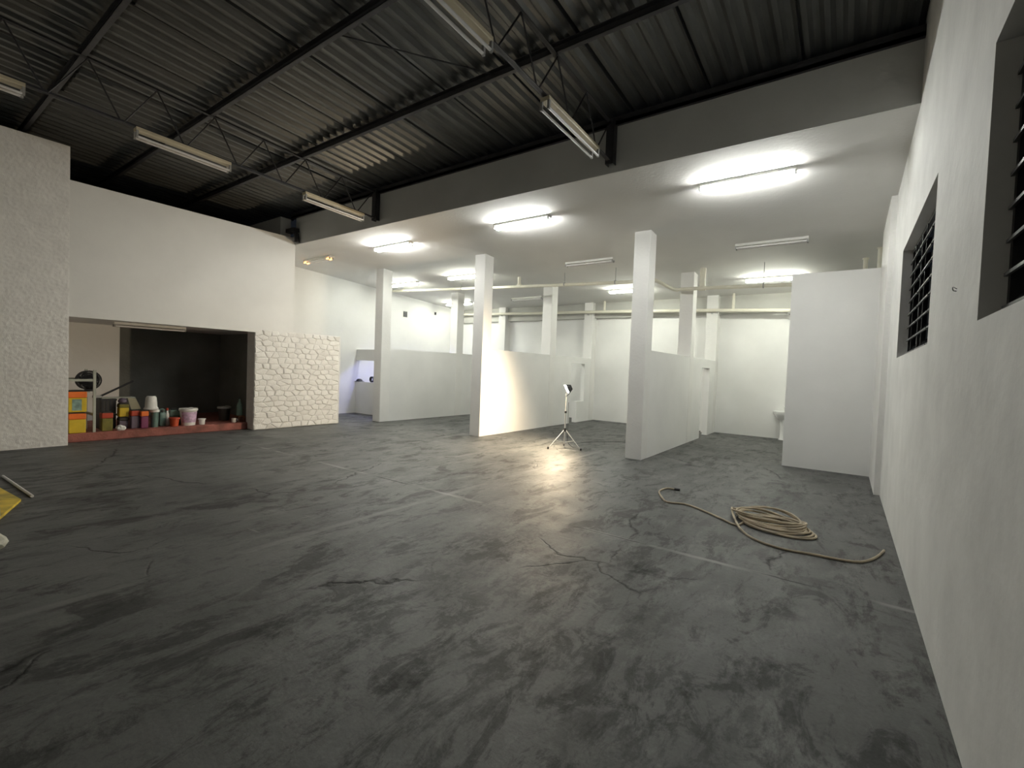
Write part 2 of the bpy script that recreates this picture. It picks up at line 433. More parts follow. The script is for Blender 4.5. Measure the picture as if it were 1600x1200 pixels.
for (cy, cz) in seeds:
    poly = [(BY0 + .006, .004), (BY1 - .045, .004), (BY1 - .045, (BZ - .006) * AN), (BY0 + .006, (BZ - .006) * AN)]
    for (qy, qz) in seeds:
        dy, dz = qy - cy, qz - cz; dd = math.hypot(dy, dz)
        if dd < 1e-6 or dd > .75: continue
        g = .0018
        poly = clip(poly, cy + dy / 2 - g * dy / dd, cz + dz / 2 - g * dz / dd, dy / dd, dz / dd)
        if len(poly) < 3: break
    if len(poly) < 3: continue
    P = [(p[0], p[1] / AN) for p in poly]; P = [p for k, p in enumerate(P) if math.hypot(p[0] - P[k-1][0], p[1] - P[k-1][1]) > .008]
    if len(P) < 3: continue
    my = sum(p[0] for p in P) / len(P); mz = sum(p[1] for p in P) / len(P)
    t = rnd.uniform(.010, .024); tl = rnd.uniform(-.07, .07); tz = rnd.uniform(-.13, .08); x0 = XL - .037
    bm = NB()
    def ring(sc, x, tilt):
        return [bm.verts.new((x + tilt * (tl * (p[0] - my) + tz * (p[1] - mz)), my + (p[0] - my) * sc, mz + (p[1] - mz) * sc)) for p in P]
    r0, r1, r2 = ring(1, x0, 0), ring(.93, x0 + t * .6, .6), ring(.72, x0 + t, 1)
    c = bm.verts.new((x0 + t + .002, my, mz)); n = len(P)
    for a, b in ((r0, r1), (r1, r2)):
        for k in range(n): bm.faces.new((a[k], a[(k+1) % n], b[(k+1) % n], b[k]))
    for k in range(n): bm.faces.new((r2[k], r2[(k+1) % n], c))
    obj('stone', bm, M['stone'], block)

# ------------------------------------------------------------------ sheet roof of the high hall
roof = empty('roof', (0, 0, 0), 'dark ribbed metal sheet roof over the high hall', 'roof', kind='structure')
SW, WAV = 0.925, 5
def sheet_mesh(length):
    """trapezoidal sheet with a raised side lap"""
    bm = NB(); W = SW - .035; p_ = W / WAV; hgt = .036; fl_ = .040
    prof = []
    for k in range(WAV):
        x = k * p_
        prof += [(x, 0), (x + .045, 0), (x + .045 + fl_, hgt), (x + p_ - fl_, hgt)]
    prof += [(W, 0), (W + .002, .062), (SW + .03, .062)]
    lo = [[bm.verts.new((x, yy, z)) for yy in (0, length)] for x, z in prof]
    hi = [[bm.verts.new((x, yy, z + .006)) for yy in (0, length)] for x, z in prof]
    seg = len(prof) - 1
    for i in range(seg):
        bm.faces.new((lo[i][0], lo[i][1], lo[i+1][1], lo[i+1][0]))
        bm.faces.new((hi[i][0], hi[i+1][0], hi[i+1][1], hi[i][1]))
        for j in (0, 1): bm.faces.new((lo[i][j], lo[i+1][j], hi[i+1][j], hi[i][j]))
    for i in (0, seg): bm.faces.new((lo[i][0], lo[i][1], hi[i][1], hi[i][0]))
    bmesh.ops.recalc_face_normals(bm, faces=bm.faces)
    me = bpy.data.meshes.new('roof_sheet'); bm.to_mesh(me); bm.free(); me.materials.append(M['roof'])
    return me
edges_y = [6.05] + [p + .10 for p in PUR] + [YN - .1]
sm = {}
sl = math.atan(.05)
for k in range(len(edges_y) - 1):
    ya, yb = edges_y[k + 1], edges_y[k]        # ya nearer the high side
    if yb - ya < .3: continue
    ln = round((yb - ya + .14) / math.cos(sl), 3)
    if ln not in sm: sm[ln] = sheet_mesh(ln)
    x = XR - .02 - SW; n = 0
    while x > XO - 1:
        o = link('roof_sheet', sm[ln], None, roof)
        o.location = (x, yb - ln * math.cos(sl), zr(yb) + .05 * ln * math.cos(sl) - .012 * (k % 2) * 0 + .006 * ((n * 7 + k * 3) % 3))
        o.rotation_euler = (-sl, 0, 0)
        x -= SW; n += 1

# purlins: cold formed channels
for k, y in enumerate(PUR):
    bm = NB(); zt = zr(y) - .030; h, w, t = .10, .05, .005
    box(bm, XO, XR, y, y + t, zt - h, zt); box(bm, XO, XR, y - w, y, zt - h, zt - h + t); box(bm, XO, XR, y - w, y, zt - t, zt)
    box(bm, XO, XR, y - w, y - w + t, zt - h, zt - h + .018)
    o = S('roof_beam', bm, M['steel2']); tag(o, 'dark steel purlin running under the ribbed roof sheets', 'purlin', 'purlins under the sheet roof')

# trusses
def truss(x, label):
    zb = lambda y: 4.225 + .028 * (YB - y); zt = lambda y: zr(y) - .135
    root = empty('roof_truss', (x, YB, 0), label, 'truss', 'light steel trusses under the roof')
    def L_(name, bmx): return obj(name, bmx, M['steel'], root)
    o = Vector((x, YB, 0))
    def q(y, z, dx=0): return Vector((dx, y - YB, z))
    bm = NB()
    for s in (-1, 1): angle_beam(bm, q(YB - .02, zb(YB), s*.006), q(YN, zb(YN), s*.006), .032, .004, flip=s)
    L_('bottom_chord', bm)
    bm = NB()
    for s in (-1, 1): angle_beam(bm, q(YB - .02, zt(YB), s*.006), q(YN, zt(YN), s*.006), .032, .004, flip=s)
    L_('top_chord', bm)
    pitch = .672
    yt = PUR[0] + .02
    k = -3
    while True:
        y_top = yt + pitch * (-k); y_b1 = y_top + pitch / 2 * 0.92; y_b2 = y_top - pitch / 2
        k += 1
        if y_b2 < YN: break
        if y_top > YB - .05: continue
        for yb_ in (y_b1, y_b2):
            if yb_ > YB - .03: continue
            bm = NB(); bar(bm, q(y_top, zt(y_top) + .004), q(yb_, zb(yb_) + .006), .0095, 6); L_('diagonal', bm)
    bm = NB()
    box(bm, -.05, .05, -.10, -.09, zb(YB) - .03, zt(YB) + .05)
    for s in (-1, 1): box(bm, s*.05 - .004, s*.05 + .004, -.10, .003, zb(YB) - .03, zt(YB) + .05)
    L_('end_post', bm)
    return root
TA, TB = -2.61, -7.33
truss(TA, 'light steel truss closer to the windowed wall')
truss(TB, 'light steel truss closer to the white parapet wall')
# thin sag rod between purlins
bm = NB(); a = at(524, 55, 2, zr(3) - .06); b = at(752, 101, 2, zr(4.2) - .08); bar(bm, (a.x, PUR[1] + .0, zr(PUR[1]) - .06), (b.x, PUR[0], zr(PUR[0]) - .06), .008, 6)
tag(obj('brace_rod', bm, M['steel']), 'thin steel brace rod slung diagonally between two roof purlins', 'rod')

# gutter outlet at the beam end
bm = NB(); p = Vector((XL + .10, YB - .06, 0))
sweep(bm, smooth_path([(p.x - .25, p.y, 4.42), (p.x - .02, p.y, 4.37), (p.x + .05, p.y, 4.28), (p.x + .07, p.y, 4.12)], 4), .05, 10)
box(bm, XL - .16, XL + .16, YB - .14, YB - .001, 4.36, 4.44)
tag(obj('gutter_outlet', bm, M['steel'], smooth=True), 'short dark gutter outlet where beam meets white parapet', 'gutter')

# ------------------------------------------------------------------ windows
def window(n, y0, y1, label):
    root = empty('window_%d' % n, (XR + .105, (y0 + y1) / 2, WZ0), label, 'window', kind='structure')
    hw = (y1 - y0) / 2; hh = WZ1 - WZ0
    bm = NB(); t = .035; d = .045
    box(bm, -.02, d, -hw, hw, 0, t); box(bm, -.02, d, -hw, hw, hh - t, hh)
    box(bm, -.02, d, -hw, -hw + t, t, hh - t); box(bm, -.02, d, hw - t, hw, t, hh - t)
    nb = 3
    for k in range(1, nb): box(bm, -.02, d, -hw + 2*hw*k/nb - .014, -hw + 2*hw*k/nb + .014, t, hh - t)
    obj('window_frame', bm, M['gunmetal'], root)
    nl = 8; ph = (hh - 2*t) / nl
    for k in range(nb):
        ya = -hw + 2*hw*k/nb + .02; yb = -hw + 2*hw*(k+1)/nb - .02
        for i in range(nl):
            zc_ = t + ph * (i + .5)
            bm = NB(); tt = bmesh.new(); box(tt, -.003, .003, ya, yb, -ph*.52, ph*.52)
            merge(bm, tt, Matrix.Translation((.012, 0, zc_)) @ Matrix.Rotation(math.radians(38), 4, 'Y'))
            gl = obj('louver', bm, M['glass'], root)
            bm = NB(); ex = -.5 * ph * math.sin(math.radians(38)) * 1.04; ez = -ph * .5 * math.cos(math.radians(38)) * 1.04
            box(bm, .012 + ex - .006, .012 + ex + .006, ya, yb, zc_ + ez - .007, zc_ + ez + .007)
            obj('louver_rail', bm, M['rail'], gl)
    for k in range(nb):
        bm = NB(); y = -hw + 2*hw*(k+.5)/nb; box(bm, -.03, -.022, y - .008, y + .008, t, hh - t); obj('operating_bar', bm, M['gunmetal'], root)
    return root
window(1, *WINS[0], 'recessed dark louvred window beyond the hook, away from the cubicle')
window(2, *WINS[1], 'recessed dark louvred window between cubicle and the wall hook')

# ------------------------------------------------------------------ fluorescent lights
def strip(loc, rz, length, label, group, lit=None, hous='housing_w', tilt=0, drop=0.0, name='fluorescent_light'):
    """batten with two bare tubes hanging under it; local x is its length"""
    root = empty(name, loc, label, 'light', group, rz=rz); root.rotation_euler = (0, tilt, rz)
    L = length / 2; ceilm = hous == 'housing_w'
    bm = NB(); hx, hz, hd = (.062, .045, .030) if ceilm else (.055, .045, .072)   # half width, height, tube drop
    prof = [(-hx * .9, 0), (-hx, -hz * .8), (-hx * .92, -hz), (hx * .92, -hz), (hx, -hz * .8), (hx * .9, 0)]
    A = [bm.verts.new((-L, y, z)) for y, z in prof]; B = [bm.verts.new((L, y, z)) for y, z in prof]
    for i in range(6): bm.faces.new((A[i], A[(i+1) % 6], B[(i+1) % 6], B[i]))
    bm.faces.new(A); bm.faces.new(B[::-1])
    obj('housing', bm, M[hous], root)
    for s in (-1, 1):
        for e in (-1, 1):
            bm = NB(); box(bm, e*(L - .012) - .012, e*(L - .012) + .012, s*.042 - .013, s*.042 + .013, -hz - hd - .016, -hz + .002); obj('lamp_holder', bm, M['cap'], root)
        bm = NB(); bar(bm, (-L + .02, s*.042, -hz - hd), (L - .02, s*.042, -hz - hd), .0145, 12)
        t_ = obj('tube', bm, M['tube_off'] if lit in (None, 'ends') else M[lit], root, True)
        if lit == 'ends':
            for e in (-1, 1):
                bm = NB(); bar(bm, (e*(L - .025), s*.042, -hz - hd), (e*(L - .13), s*.042, -hz - hd), .0155, 12); obj('tube_end', bm, M['tube_end'], t_, True)
    return root
G1 = 'strip lights on the low ceiling'
def cl(x, y, label, lit=None, length=1.12):
    o = strip((x, y, zc(y) - .001), 0, length, label, G1, lit); o.rotation_euler = (-math.atan(.0576), 0, 0)
cl(-1.15, 6.58, 'burning strip light on ceiling beside the beam and windowed wall', 'tube_on')
cl(-4.63, 6.62, 'burning strip light on ceiling between beam and warm lit column', 'tube_on')
cl(-7.95, 6.64, 'burning strip light on ceiling between beam and column beside the hatch', 'tube_on')
cl(-10.69, 6.62, 'failing strip light with orange glowing ends above the stone block', 'ends')
cl(-1.17, 9.26, 'dead strip light on ceiling above the front of tall cubicle')
cl(-4.61, 9.19, 'dead strip light on ceiling above the tripod floodlight')
cl(-8.17, 9.20, 'burning strip light on ceiling behind the warm lit column', 'tube_green')
cl(-10.58, 9.29, 'burning strip light on ceiling above the blue lit hatch', 'tube_green')
cl(-1.40, 11.75, 'burning strip light on ceiling above the wash basin', 'tube_green')
cl(-4.77, 11.90, 'burning strip light on ceiling deep behind the tripod floodlight', 'tube_green')
cl(-8.12, 12.05, 'dead strip light on ceiling beside back wall behind warm lit partition')
cl(-10.98, 12.12, 'burning strip light on ceiling beside back wall beyond the hatch', 'tube_green')
G2 = 'unlit strip lights under the trusses'
zb_ = lambda y: 4.225 + .028 * (YB - y) + .002
TLT = math.atan(.028)
def tl(x, y0, y1, label):
    y = (y0 + y1) / 2; strip((x, y, zb_(y)), math.pi/2, y1 - y0, label, G2, None, 'housing', tilt=TLT)
tl(TA, 4.06, 5.24, 'unlit cream strip light under truss closer to windowed wall, next to beam')
tl(TA, 1.95, 3.14, 'unlit cream strip light under truss closer to windowed wall, away from beam')
tl(TB, 4.26, 5.40, 'unlit cream strip light under truss closer to parapet, next to beam')
tl(TB, 2.03, 3.13, 'unlit cream strip light under truss closer to parapet, two purlins from beam')
tl(TB, -.12, 1.07, 'unlit cream strip light under truss closer to parapet, beside the rough wall')
strip((-10.95, 3.32, 2.10), math.pi/2, 1.14, 'unlit strip light under the low slab of the store room', None, None, 'housing_w')

# unseen lamp for bluish light behind the hatch; baffle added to keep it low
root = empty('hatch_lamp', (-11.0, HY + .12, 1.72), 'unseen bluish lamp with added light baffle behind the hatch', 'light')
bm = NB(); box(bm, -.45, .45, 0, .26, 0, .015); box(bm, -.45, .45, 0, .012, -.06, .0); obj('light_baffle', bm, M['housing_w'], root)
bm = NB(); bar(bm, (-.42, .13, -.03), (.42, .13, -.03), .016, 10); obj('tube', bm, M['blue_led'], root, True)
# dark things on the counter
bm = NB(); p = at(558, 596, 1, HY + .06)
lathe(bm, [(.002, .085), (.06, .08), (.10, .055), (.115, .02), (.17, .006), (.175, 0), (.17, -.001)][::-1], 18)
tag(obj('cap', bm, M['black'], None, True, (p.x, HY + .12, .956)), 'dark flat cap lying on the hatch counter', 'cap')
bm = NB(); p = at(581, 597, 1, HY + .06)
for k in range(4): sweep(bm, [(.075*math.cos(t*math.pi/8), -.03 + .02*k, .09 + .075*math.sin(t*math.pi/8)) for t in range(16)], .014, 8, closed=True)
tag(obj('cable_roll', bm, M['black'], None, True, (p.x, HY + .07, .956)), 'black roll of cable standing on the hatch counter', 'cable')

# ------------------------------------------------------------------ pipes
def ztop(y): return zc(y)
bm = NB()
pts = [(XS, 9.9, 3.845), (-10.89, 9.9, 3.80), (-8.2, 9.9, 3.68), (-3.95, 9.9, 3.52), (-3.50, 9.9, 3.535), (-3.40, 10.0, 3.52), (-3.20, 10.45, 3.41), (-3.08, 10.55, 3.40), (-2.57, 10.55, 3.395), (XX + .02, 10.55, 3.345)]
root = empty('drain_pipe', (0, 0, 0), 'long cream drain pipe slung under the ceiling in front of second columns', 'pipe')
sweep(bm, smooth_path(pts, 3), .038, 10); obj('pipe_run', bm, M['pipe'], root, True)
for x, y, zz, r in ((-6.93, 9.9, 3.64, .042), (-2.60, 10.60, 3.40, .062)):
    bm = NB(); bar(bm, (x, y, zz), (x, y, zc(y) + .01), r, 12); obj('pipe_riser', bm, M['pipe'], root, True)
    bm = NB(); bar(bm, (x - .07, y, zz), (x + .07, y, zz), .05, 12); obj('pipe_tee', bm, M['pipe'], root, True)
for x, y, zz in ((-1.42, 10.55, 3.36), (-5.6, 9.9, 3.59), (-8.9, 9.9, 3.71), (-4.3, 9.9, 3.54)):
    bm = NB(); bar(bm, (x, y, zz), (x, y, zc(y) + .01), .006, 6); obj('hanger_rod', bm, M['cap'], root)
    bm = NB(); bar(bm, (x - .012, y, zz), (x + .012, y, zz), .046, 12); obj('pipe_clip', bm, M['cap'], root)
root = empty('wall_pipe', (0, 0, 0), 'long cream pipe fixed along the back wall', 'pipe')
bm = NB(); ypp = 13.22
sweep(bm, [(XS, ypp, 3.50), (-9.84, ypp, 3.435), (-5.56, ypp, 3.345), (-3.19, ypp, 3.275), (XX + .03, ypp, 3.18)], .045, 10); obj('pipe_run', bm, M['pipe'], root, True)
for x in (-2.45, -6.05): 
    bm = NB(); bar(bm, (x, ypp, 3.27 if x > -3 else 3.36), (x, ypp, zc(ypp) + .01), .035, 10); obj('pipe_riser', bm, M['pipe'], root, True)
for x in (-9.98, -6.61, -2.97, -1.2):
    bm = NB(); zz = 3.19 + (x + 1.1) * -.0275; box(bm, x - .02, x + .02, ypp - .02, YK - (.28 if x < -2 else -.01), zz - .06, zz - .045); obj('pipe_bracket', bm, M['cap'], root)
for k, (px, y, lab) in enumerate(((1353, 10.9, 'upright cream pipe inside the tall cubicle'), (1381, 10.3, 'upright cream pipe inside tall cubicle against the windowed wall'))):
    p = at(px, 405, 1, y); bm = NB(); x = min(p.x, XR - .06)
    bar(bm, (0, 0, 0), (0, 0, zc(y) + .01), .035, 10); lathe(bm, [(.05, .9), (.05, 1.0)], 12); lathe(bm, [(.05, zc(y) - .02), (.05, zc(y) + .004)], 12)
    tag(obj('riser_pipe', bm, M['pipe'], None, True, (x, y, 0)), lab, 'pipe')

# little boxes on the far side wall, hook on the windowed wall
for px, py, s, lab in ((633, 491, .085, 'small dark electrical box on white side wall above the partition'), (680, 490, .045, 'tiny dark socket hole on white side wall beside back wall')):
    p = at(px, py, 0, XS); root = empty('junction_box', (XS, p.y, p.z), lab, 'electrical box')
    bm = NB(); box(bm, -.01, .012, -s, s, -s*1.1, s*1.1); box(bm, .011, .02, -s*.7, s*.7, -s*.8, s*.8); obj('box_body', bm, M['black'], root)
    bm = NB(); box(bm, -.005, .008, -s*1.3, s*1.3, -s*1.4, s*1.4); obj('cover_plate', bm, M['housing_w'], root)
p = at(1497, 452, 0, XR)
bm = NB(); sweep(bm, smooth_path([(XR + .01, p.y + .04, p.z - .004), (XR - .012, p.y + .04, p.z), (XR - .02, p.y, p.z + .012), (XR - .012, p.y - .045, p.z - .004)], 4), .0022, 6)
tag(obj('wall_hook', bm, M['steel'], None, True), 'small bent wire hook on plaster between the two windows', 'hook')

# ------------------------------------------------------------------ wash basin
p = Vector((-1.22, 13.25, .70))
root = empty('wash_basin', (-1.20, YK, 0), 'small white wash basin on pedestal at the back wall', 'basin')
bm = NB()
rim = [(-.23, 0), (-.23, -.30), (-.16, -.38), (.16, -.38), (.23, -.30), (.23, 0)]
lv = [(1, .71), (1, .67), (.72, .56), (.45, .50)]
rings = [[bm.verts.new((x * s, -.17 + (y + .17) * s, z)) for x, y in rim] for s, z in lv]
inn = [[bm.verts.new((x * s, -.19 + (y + .17) * s, z)) for x, y in rim] for s, z in ((.86, .71), (.6, .60))]
for a, b in list(zip(rings, rings[1:])) + [(rings[0], inn[0]), (inn[0], inn[1])]:
    for k in range(6): bm.faces.new((a[k], a[(k+1) % 6], b[(k+1) % 6], b[k]))
bm.faces.new(rings[-1]); bm.faces.new(inn[1]); obj('bowl', bm, M['ceramic'], root, True)
bm = NB(); lathe(bm, [(.10, 0), (.075, .05), (.06, .3), (.09, .52)], 14, (0, -.17, 0)); obj('pedestal', bm, M['ceramic'], root, True)
bm = NB(); sweep(bm, smooth_path([(0, -.05, .70), (0, -.05, .80), (0, -.09, .83), (0, -.15, .80)], 4), .011, 8); obj('tap', bm, M['chrome'], root, True)

# ------------------------------------------------------------------ tripod floodlight
FX, FY = -4.40, 8.03
root = empty('tripod_floodlight', (FX, FY, 0), 'burning halogen floodlight on a thin tripod stand', 'floodlight')
AIM = Vector((-.70, -.58, -.44)).normalized()
for k in range(3):
    a = math.radians(95 + 120 * k + 25)
    e = Vector((.36 * math.cos(a), .36 * math.sin(a), .012))
    bm = NB(); bar(bm, (0.02*math.cos(a), .02*math.sin(a), .36), e, .0075, 8); lg = obj('leg', bm, M['chrome'], root, True)
    bm = NB(); bar(bm, e + Vector((0, 0, -.012)), e + Vector((0, 0, .03)), .016, 8); obj('rubber_foot', bm, M['black'], lg, True)
    bm = NB(); bar(bm, (0, 0, .12), Vector((.2 * math.cos(a), .2 * math.sin(a), .17)), .006, 6); obj('brace', bm, M['chrome'], root, True)
bm = NB(); bar(bm, (0, 0, .09), (0, 0, .72), .0135, 10); obj('pole', bm, M['chrome'], root, True)
bm = NB(); bar(bm, (0, 0, .70), (0, 0, 1.03), .010, 10); obj('inner_pole', bm, M['chrome'], root, True)
bm = NB(); lathe(bm, [(.026, .33), (.030, .345), (.030, .385), (.024, .40)], 12); lathe(bm, [(.022, .69), (.022, .73)], 12); obj('collar', bm, M['black'], root, True)
bm = NB(); sweep(bm, smooth_path([(-.03, .128, 1.16), (-.03, .128, 1.08), (0, .06, 1.03), (0, -.06, 1.03), (-.03, -.128, 1.08), (-.03, -.128, 1.16)], 3), .007, 6)
yk = obj('yoke', bm, M['black'], root, True); yk.rotation_euler = (0, 0, math.atan2(AIM.y, AIM.x))
head = empty('lamp_head', (0, 0, 1.16)); head.parent = root
head.rotation_mode = 'QUATERNION'; head.rotation_quaternion = AIM.to_track_quat('X', 'Z')
bm = NB()                       # open housing: back box flaring to the glass
def q4(x, hy, hz): return [bm.verts.new((x, y, z)) for y, z in ((-hy, -hz), (hy, -hz), (hy, hz), (-hy, hz))]
a, b, c, d_ = q4(-.10, .06, .045), q4(.0, .120, .09), q4(-.002, .112, .083), q4(-.09, .055, .04)
for u_, v_ in ((a, b), (b, c), (c, d_)):
    for k in range(4): bm.faces.new((u_[k], u_[(k+1) % 4], v_[(k+1) % 4], v_[k]))
bm.faces.new(a[::-1]); bm.faces.new(d_); obj('head_housing', bm, M['black'], head)
bm = NB(); box(bm, -.008, -.004, -.114, .114, -.084, .084); obj('head_glass', bm, M['halogen'], head)
ld = bpy.data.lights.new('floodlight_beam', 'SPOT'); ld.energy = FLOOD_WATT; ld.color = (1.0, .79, .53)
ld.spot_size = math.radians(172); ld.spot_blend = .5; ld.shadow_soft_size = .05
lo = bpy.data.objects.new('floodlight_beam', ld); COL.objects.link(lo); lo.parent = head; lo.location = (.06, 0, 0)
lo.rotation_euler = (0, -math.pi / 2, 0)
# its lead
bm = NB(); sweep(bm, smooth_path([(FX + .03, FY + .05, .9), (FX + .035, FY + .045, .6), (FX + .04, FY + .06, .15), (FX + .1, FY + .2, .008), (FX - .1, FY + .7, .007), (FX + .2, FY + 1.4, .007), (-3.1, FY + 2.3, .007), (XC[2] - .16, 10.4, .007)], 6), .004, 6)
tag(obj('power_lead', bm, M['black'], None, True), 'thin black lead trailing from the floodlight to the partition', 'cable')

# ------------------------------------------------------------------ coiled hose on the floor
M['hose'] = mat('beige_hose', (.42, .35, .25), .6, .3, 6, .2, 60)
rnd = random.Random(11)
r = .0108; path = []
def f2(px, py, z=r): p = fl(px, py, 0); return Vector((p.x, p.y, z))
tail = [f2(1055, 766), f2(1042, 764), f2(1030, 769), f2(1034, 778), f2(1043, 786), f2(1070, 789), f2(1098, 799), f2(1125, 811), f2(1150, 822)]
path += tail
c = Vector((-.55, 5.46, 0)); nl = 11
ctr0 = Vector((-.60, 5.58, 0)); ctr1 = Vector((-.47, 5.36, 0))
th0 = math.radians(205)
NPT = 18
for k in range(nl):
    u_ = k / (nl - 1)
    cc = ctr1.lerp(ctr0, u_) + Vector((rnd.uniform(-.02, .02), rnd.uniform(-.02, .02), 0))
    ra, rb = rnd.uniform(.28, .33), rnd.uniform(.19, .25); ph = math.radians(rnd.uniform(-25, -5))
    for s in range(NPT):
        t = th0 + 2*math.pi * s / NPT; x, y = ra*math.cos(t), rb*math.sin(t)
        zz = r + u_ * .085 * (0.75 + .25*math.cos(t*2 + k)) + .005*math.sin(3*t + k)
        path.append(cc + Vector((x*math.cos(ph) - y*math.sin(ph), x*math.sin(ph) + y*math.cos(ph), max(r, zz))))
path += [f2(1152, 824, .03), f2(1168, 838), f2(1195, 851), f2(1230, 861), f2(1270, 868), f2(1310, 876), f2(1345, 880), f2(1368, 873), f2(1381, 862)]
bm = NB(); sweep(bm, smooth_path(path, 3), r, 7)
root = empty('hose', (c.x, c.y, 0), 'beige hose coiled in a loose heap on the concrete floor', 'hose')
me = None
o = obj('hose_coil', bm, M['hose'], root, True); o.location = (-c.x, -c.y, 0)
bm = NB(); e = tail[0]; dd = (tail[0] - tail[1]).normalized(); bar(bm, e - dd*.01, e + dd*.06, .018, 8); o = obj('hose_fitting', bm, M['black'], root, True); o.location = (-c.x, -c.y, 0)

# ------------------------------------------------------------------ things in the store
PZ = .145
def rect(x0, x1, y0, y1, X):
    a = at((x0 + x1)/2, y1, 0, X); b = at((x0 + x1)/2, y0, 0, X); l = at(x0, (y0 + y1)/2, 0, X); rr_ = at(x1, (y0 + y1)/2, 0, X)
    return (l.y + rr_.y)/2, rr_.y - l.y, a.z, b.z
def cm(name, col, **k): M[name] = mat(name, col, k.pop('rough', .5), k.pop('var', .08), k.pop('vscale', 8), **k); return M[name]
cm('tin_yellow', (.62, .44, .02)); cm('tin_orange', (.80, .17, .02)); cm('tin_label', (.20, .30, .26), var=.4, vscale=14); cm('tin_dark', (.03, .025, .02))
cm('tin_red', (.42, .045, .015)); cm('magenta', (.15, .02, .075)); cm('green_plastic', (.10, .17, .15)); cm('bucket_white', (.74, .73, .70)); cm('label_pink', (.60, .42, .58), var=.3, vscale=18)
cm('label_blue', (.36, .44, .66), var=.3, vscale=14); cm('card', (.50, .46, .31)); cm('purple_grey', (.13, .10, .14)); cm('rack_paint', (.40, .41, .35)); cm('glass_green', (.18, .27, .22), rough=.25)
cm('brown_wood', (.16, .06, .02)); cm('red_tub', (.50, .07, .02)); cm('olive', (.17, .15, .02), var=.3)

def square_tin(X, y, z, w, h, body, band, label, lab_band=None, rz=0):
    root = empty('paint_tin', (X - w/2, y, z), label, 'paint tin', 'paint tins in the store', rz=rz)
    hb = h * .34
    bm = NB(); bbox(bm, -w/2, w/2, -w/2, w/2, 0, h - hb, .012, 2); obj('tin_body', bm, M[body], root)
    bm = NB(); bbox(bm, -w/2 - .003, w/2 + .003, -w/2 - .003, w/2 + .003, h - hb, h - .022, .012, 2); obj('tin_band', bm, M[band], root)
    bm = NB(); bbox(bm, -w/2 + .006, w/2 - .006, -w/2 + .006, w/2 - .006, h - .03, h - .004, .01, 1); lathe(bm, [(w*.32, h - .01), (w*.32, h - .0005), (w*.26, h)], 16); obj('lid', bm, M['tin_dark'], root)
    if lab_band:
        bm = NB(); box(bm, w/2 - .002, w/2 + .002, -w*.3, w*.22, h*.08, h*.6); obj('label_patch', bm, M[lab_band], root)
    return root
def tin(px0, px1, X, z, h, *a, **k):
    l, r_ = at(px0, 655, 0, X), at(px1, 655, 0, X); w = r_.y - l.y - .006
    return square_tin(X, (l.y + r_.y)/2, z, w, h, *a, **k)
tin(107, 135, -10.52, PZ, .355, 'tin_yellow', 'tin_orange', 'yellow square paint tin with orange band at bottom of the stack')
tin(106, 136, -10.53, PZ + .355, .37, 'tin_yellow', 'tin_orange', 'yellow square paint tin with grey patch on top of the stack', 'tin_label')
tin(159, 177, -10.56, PZ, .34, 'olive', 'tin_red', 'olive paint tin with dull red band beside the rack')
tin(186, 202, -10.74, PZ, .22, 'purple_grey', 'tin_dark', 'dark square tin under the yellow tin in the store')
tin(186, 202, -10.74, PZ + .22, .25, 'tin_yellow', 'olive', 'mottled yellow tin stacked on a dark tin')
tin(205, 219, -10.66, PZ, .35, 'purple_grey', 'tin_red', 'dark tin with dull red band next to orange tin')
tin(220.5, 232.5, -10.60, PZ, .34, 'magenta', 'tin_orange', 'magenta tin with bright orange band in the store')
# round things
def tub(X, y, z, r0, r1, h, body, label, cat='bucket', name='bucket', rim=None, band=None, lid=None, group='buckets and tubs in the store', handle=False, lid_label=None):
    root = empty(name, (X - r1, y, z), label, cat, group)
    bm = NB(); lathe(bm, [(r0, 0), (r0 + (r1 - r0)*.5, h*.5), (r1, h)], 22); obj('bucket_body', bm, M[body], root, True)
    bm = NB(); lathe(bm, [(r1 + .004, h*.86), (r1 + .014, h*.88), (r1 + .014, h*.94), (r1 + .010, h), (r1*.2, h + .006)], 22); obj('lid' if lid else 'rim', bm, M[lid or rim or body], root, True)
    if band:
        bm = NB(); n = 14
        pr = [(r0 + (r1 - r0)*t + .0025, h*t) for t in (.18, .8)]
        vv = [[bm.verts.new((rr_*math.cos(a_), rr_*math.sin(a_), zz)) for a_ in [math.radians(-70 + 140*k/n) for k in range(n + 1)]] for rr_, zz in pr]
        for k in range(n): bm.faces.new((vv[0][k], vv[0][k+1], vv[1][k+1], vv[1][k]))
        obj('label_patch', bm, M[band], root, True)
    if handle:
        bm = NB(); sweep(bm, smooth_path([(0, -r1 - .012, h*.9), (.1, -r1*.7, h*.9 + .03), (.12, 0, h*.9 + .06), (.1, r1*.7, h*.9 + .03), (0, r1 + .012, h*.9)], 4), .004, 6); obj('handle', bm, M['chrome'], root, True)
    return root
y, w, z0, z1 = rect(283, 310, 638, 664, -10.6)
tub(-10.53, y, PZ, .118, .148, .335, 'bucket_white', 'white paint bucket with pink and blue label standing alone', band='label_pink', handle=True)
y, w, z0, z1 = rect(311, 321, 653, 662, -10.6)
tub(-10.56, y, PZ, .050, .056, .12, 'bucket_white', 'small white tub beside the labelled bucket', 'tub', 'tub')
y, w, z0, z1 = rect(264, 282, 652, 665, -10.6)
tub(-10.54, y, PZ, .065, .082, .17, 'red_tub', 'red tub with white foot beside the labelled bucket', 'tub', 'tub', rim='tin_red')
y, w, z0, z1 = rect(233, 247, 641, 668, -10.75)
tub(-10.64, y, PZ, .058, .066, .33, 'green_plastic', 'slim grey-green drum with white lid beside the magenta tin', 'drum', 'drum', lid='bucket_white')
yb_, wb_, _, _ = rect(222, 241, 620, 641, -10.75)
